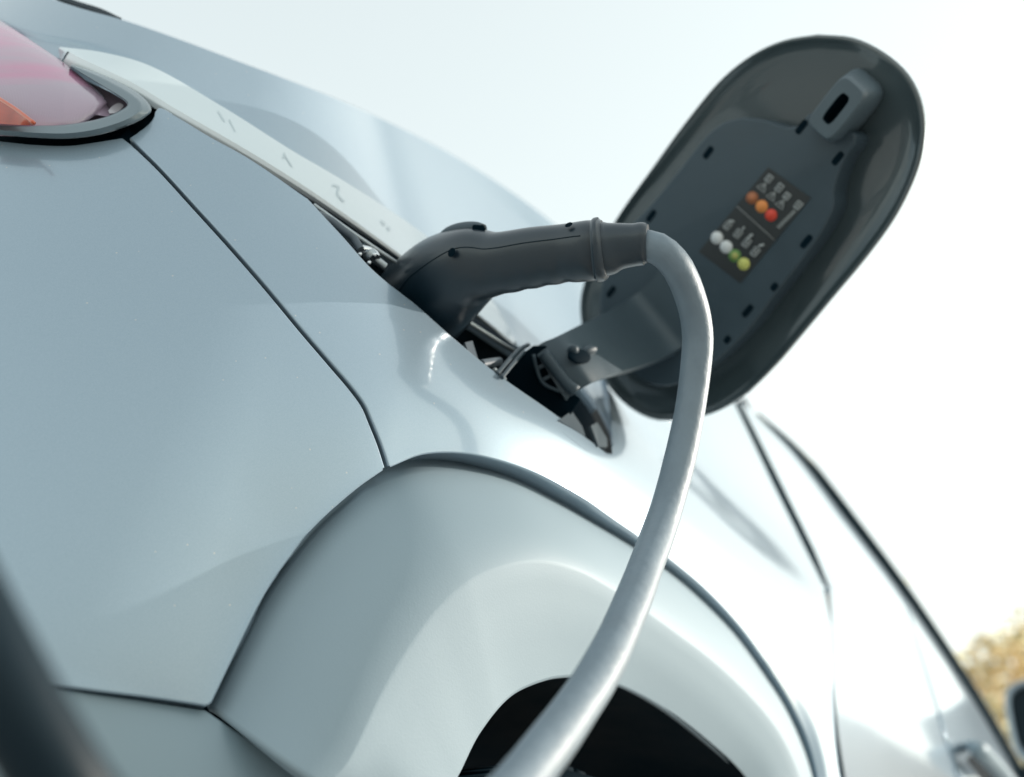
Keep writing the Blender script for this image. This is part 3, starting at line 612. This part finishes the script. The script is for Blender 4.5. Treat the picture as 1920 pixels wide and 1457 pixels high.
# ------------------------------------------------------------------ charging plug and its cable
plug = empty('charging_cable', tuple(Pw(800, 540, .70)), label='black charging plug with grey cable plugged into the car', category='charging cable')
def sweep(px, rads, exps=None, nseg=40, squash=None):
    """Body swept along a traced spine. px: (x, y, depth), rads: half width in the picture, squash: depth over width."""
    p = spl(np.array(px, float), 90); P = CAM+rays(p[:, :2])*p[:, 2:3]
    s = np.linspace(0, 1, 90); ks = np.array([np.argmin(np.sum((p[:, :2]-np.array(q[:2]))**2, 1)) for q in px]); ks[0] = 0; ks[-1] = 89
    r = spl(np.stack([ks.astype(float), np.array(rads, float)], 1), 400); r = np.interp(np.arange(90), r[:, 0], r[:, 1])*p[:, 2]/FPX
    sq = np.interp(np.arange(90), ks, squash if squash else [1]*len(ks)); T = unit(np.gradient(P, axis=0)); G = []
    a = np.linspace(0, 2*math.pi, nseg, endpoint=False); e = .86
    for i in range(90):
        view = unit(CAM-P[i]); u = unit(np.cross(T[i], view)); v = np.cross(u, T[i])
        c, s_ = np.cos(a), np.sin(a); G.append(P[i]+r[i]*(np.sign(c)*np.abs(c)**e)[:, None]*u+r[i]*sq[i]*(np.sign(s_)*np.abs(s_)**e)[:, None]*v)
    return np.array(G), P, T, r
spine = [(715, 640, .760), (762, 598, .735), (805, 556, .711), (842, 522, .690), (885, 499, .672), (935, 494, .660), (1000, 483, .650), (1060, 475, .642), (1108, 470, .635), (1124, 468, .633)]
G, SP, ST, SR = sweep(spine, [88, 90, 91, 86, 72, 59, 57, 55, 57, 53], squash=[1, 1, 1, .98, .95, .92, .9, .9, .95, .95])
# finger ridges on the underside of the grip
for i in range(40, 84):
    under = np.clip((G[i]-SP[i])@-UP/SR[i], 0, 1)[:, None]; G[i] += unit(G[i]-SP[i])*under*.0003*math.sin(i*.8)
mb = MB(); mb.grid(G, closed=True); mb.F.append(tuple(range(40))); mb.F.append(tuple(range(89*40, 90*40)))
body = mb.build('plug_body', PLUG, plug, sharp=60)
tube(np.array([G[i][13]+unit(G[i][13]-SP[i])*.00005 for i in range(22, 87)]), .00032, 6).build('parting_line', BLACK, body)
def ring_tube(px, rads, name, material, parent, squash=.95):
    g, *_ = sweep(px, rads, squash=[squash]*len(px)); mb = MB(); mb.grid(g, closed=True); mb.F.append(tuple(range(40))); mb.F.append(tuple(range(89*40, 90*40))); return mb.build(name, material, parent, sharp=50)
ring_tube([(1112, 469, .6318), (1118, 468.5, .6315), (1126, 468, .631), (1134, 467, .6305)], [55, 60, 60, 54], 'collar', PLUG, plug)
ring_tube([(1122, 468, .631), (1140, 466, .630), (1160, 462, .6285), (1190, 459, .6265), (1206, 457, .6255), (1214, 457, .625)], [51, 50, 44, 40, 40, 36], 'strain_relief', PLUG, plug)
# release latch on top, screw holes
latch_px = [(826, 452, .690), (848, 440, .684), (872, 433, .678), (893, 431, .672), (905, 432, .670)]
ring_tube(latch_px, [12, 17, 17, 15, 12], 'release_latch', GREYPL, body, squash=1.4)
def hole(x, y, r, i):
    d = rays([(x, y)])[0]
    # meet the plug body surface
    v = G.reshape(-1, 3)-CAM; pr = v@FW; uv = np.stack([v@RT/pr*FPX+960, 728.5-v@UP/pr*FPX], 1); c = np.argsort(np.sum((uv-np.array([x, y]))**2, 1))[:30]; c = c[np.argmin(pr[c])]
    p = CAM+d*pr[c]; n = unit(p-SP[np.argmin(np.sum((SP-p)**2, 1))]); e1 = unit(np.cross(n, UP)); e2 = np.cross(n, e1); a = np.linspace(0, 2*math.pi, 20, endpoint=False); R_ = r*.69/FPX
    rr = lambda s, h: np.array([p+e1*R_*s*math.cos(t)+e2*R_*s*math.sin(t)+n*h for t in a])
    mb = MB(); mb.grid(np.array([rr(.97, .0006), rr(.01, .0008)]), closed=True); mb.build('screw_hole', DEEP, body)
for q in ((848, 474, 9), (1067, 423, 7)): hole(*q, 0)
mb = MB(); d = [(886, 421, .662), (907, 422, .661), (911, 430, .660), (906, 438, .661), (884, 439, .662)]
slab(d, .69, .006, DEEP, 'latch_opening', body)
cpx = [(1196, 458, .627), (1222, 461, .624), (1250, 477, .624), (1272, 505, .628), (1288, 540, .635), (1301, 580, .641), (1308, 625, .644), (1304, 700, .642), (1292, 784, .635), (1276, 860, .625), (1258, 930, .612), (1240, 988, .592), (1214, 1058, .556), (1176, 1155, .508), (1124, 1262, .460), (1070, 1345, .423), (990, 1452, .376), (900, 1560, .335), (780, 1690, .300)]
CP = spl(np.array([CAM+rays([q[:2]])[0]*q[2] for q in cpx]), 260)
end = np.array([[.10, .03, .14], [.02, -.02, GZ+.03], [-.12, -.06, GZ+.009], [-.5, -.2, GZ+.009], [-1.2, -.5, GZ+.009]])
CP = spl(np.vstack([CP[::6], end]), 420)
jit = np.cumsum(rng.normal(0, 1, (420, 3)), 0); jit = (jit-np.linspace(0, 1, 420)[:, None]*jit[-1])*.00004
tube(CP+jit, .0087*(1+.012*np.sin(np.arange(420)*.55)+.008*np.sin(np.arange(420)*.23)), 28).build('cable', CABLE, plug)
# second dark cable close to the lens, hanging down to the ground
fp = [(-440, 450, .26), (-260, 750, .235), (-140, 990, .222), (-46, 1180, .215), (42, 1345, .212), (130, 1492, .212), (225, 1635, .216)]
FP = np.vstack([np.array([CAM+rays([q[:2]])[0]*q[2] for q in fp]), [[.10, .07, .25], [.04, .06, GZ+.05], [-.05, .05, GZ+.009], [-.5, .0, GZ+.009]]])
dk = tube(spl(FP, 160), .0086, 24).build('dark_cable', DARKCABLE, None, label='thick dark cable blurred close to the lens beside the bumper', category='cable')

# ------------------------------------------------------------------ trees and a house down the street
BARK = mat('bark', (.09, .065, .045), .9, noise=(12, .4))
def leaf_material(name, col):
    m = bpy.data.materials.new(name); m.use_nodes = True; n = m.node_tree; n.nodes.clear(); o = n.nodes.new('ShaderNodeOutputMaterial')
    d = n.nodes.new('ShaderNodeBsdfPrincipled'); d.inputs['Base Color'].default_value = (*col, 1); d.inputs['Roughness'].default_value = .35
    t = n.nodes.new('ShaderNodeBsdfTranslucent'); t.inputs['Color'].default_value = (min(1, col[0]*1.25), min(1, col[1]*1.2), min(1, col[2]*1.1), 1); x = n.nodes.new('ShaderNodeMixShader'); x.inputs[0].default_value = .65
    n.links.new(d.outputs[0], x.inputs[1]); n.links.new(t.outputs[0], x.inputs[2]); n.links.new(x.outputs[0], o.inputs[0]); return m
LEAF = [leaf_material('autumn_leaf_gold', (.82, .69, .48)), leaf_material('autumn_leaf_olive', (.38, .34, .20)), leaf_material('autumn_leaf_pale', (.95, .84, .66))]
def tree(x, y, ht, spread, seed, label):
    r = np.random.default_rng(seed); t = empty('autumn_tree', (x, y, GZ), label=label, category='tree', group='autumn trees beyond the car')
    mb = tube(np.array([[x, y, GZ], [x+.05, y, GZ+ht*.25], [x-.05, y+.05, GZ+ht*.5], [x, y, GZ+ht*.85]]), [.16, .13, .09, .03], 12)
    tips = []
    for i in range(11):
        z0 = GZ+ht*(.28+.05*i); a = r.uniform(0, 6.28); L = spread*r.uniform(.5, .95)*(1-.04*i)
        p = np.array([[x, y, z0], [x+L*.5*math.cos(a), y+L*.5*math.sin(a), z0+L*.25], [x+L*math.cos(a), y+L*math.sin(a), z0+L*.55]])
        q = tube(p, [.05, .035, .012], 8); mb.add(q.V, q.F); tips += [p[1], p[2]]
    mb.build('trunk', BARK, t)
    tips += [np.array([x, y, GZ+ht*.9]), np.array([x, y, GZ+ht*.75])]
    V = []; Fc = []; MI = []
    for c in tips:
        for _ in range(4):
            cc = c+r.normal(0, spread*.16, 3); mi = r.integers(0, 3)
            for _ in range(130):
                p = cc+r.normal(0, spread*.10, 3); u = unit(r.normal(size=3)); v = unit(np.cross(u, r.normal(size=3))); s = r.uniform(.05, .09)
                k = len(V); V += [p-u*s, p+v*s*.6, p+u*s, p-v*s*.6]; Fc.append((k, k+1, k+2, k+3)); MI.append(int(mi) if r.random() < .7 else int(r.integers(0, 3)))
    o = mesh_obj('crown', V, Fc, LEAF, t, smooth=False); o.data.polygons.foreach_set('material_index', MI)
tree(15.5, 2.2, 4.35, 2.0, 1, 'golden autumn tree behind the wing mirror')
tree(17.5, 4.0, 5.0, 2.2, 2, 'autumn tree showing just over the falling waist line of the car')
tree(22, 1.2, 5.0, 2.3, 3, 'farther autumn tree at the very edge of the picture')
def house(x, y, label):
    t = empty('house', (x, y, GZ), label=label, category='house')
    wl = mat('beige_render', (.40, .24, .14), .8, noise=(3, .15)); rf = mat('brown_roof_tiles', (.24, .135, .08), .7, noise=(8, .3))
    a, b, h_ = 3.2, 2.6, 2.7
    V = [(x-a, y-b, GZ), (x+a, y-b, GZ), (x+a, y+b, GZ), (x-a, y+b, GZ), (x-a, y-b, GZ+h_), (x+a, y-b, GZ+h_), (x+a, y+b, GZ+h_), (x-a, y+b, GZ+h_), (x-a, y, GZ+h_+1.9), (x+a, y, GZ+h_+1.9)]
    mesh_obj('wall', V, [(0, 1, 5, 4), (2, 3, 7, 6), (3, 0, 4, 8, 7), (1, 2, 6, 9, 5)], wl, t, smooth=False)
    e = .35; sl_ = 1.9/b
    for s in (-1, 1):
        lo = (y+s*(b+e), GZ+h_-e*sl_); top = (y, GZ+h_+1.9); th = .14
        q = [(x-a-e, lo[0], lo[1]+.02), (x+a+e, lo[0], lo[1]+.02), (x+a+e, top[0], top[1]+.02), (x-a-e, top[0], top[1]+.02)]; q += [(p[0], p[1], p[2]+th) for p in q]
        mesh_obj('roof', q, [(0, 1, 2, 3), (4, 5, 6, 7), (0, 1, 5, 4), (1, 2, 6, 5), (2, 3, 7, 6), (3, 0, 4, 7)], rf, t, smooth=False)
    gm = mat('house_window_glass', (.05, .06, .07), .05); fm = mat('white_frame', (.7, .7, .68), .5)
    for yy in (-1.3, 1.3):
        for zz in (1.0,):
            q = [(x-a-.03, y+yy-.5, GZ+zz), (x-a-.03, y+yy+.5, GZ+zz), (x-a-.03, y+yy+.5, GZ+zz+1.1), (x-a-.03, y+yy-.5, GZ+zz+1.1)]
            f = mesh_obj('window', q+[(p[0]+.05, p[1], p[2]) for p in q], [(0, 1, 2, 3), (0, 1, 5, 4), (1, 2, 6, 5), (2, 3, 7, 6), (3, 0, 4, 7)], fm, t, smooth=False)
            q = [(x-a-.04, y+yy-.42, GZ+zz+.08), (x-a-.04, y+yy+.42, GZ+zz+.08), (x-a-.04, y+yy+.42, GZ+zz+1.02), (x-a-.04, y+yy-.42, GZ+zz+1.02)]
            mesh_obj('pane', q, [(0, 1, 2, 3)], gm, f, smooth=False)
house(19, -4.3, 'beige house with brown roof reflected in the car door')
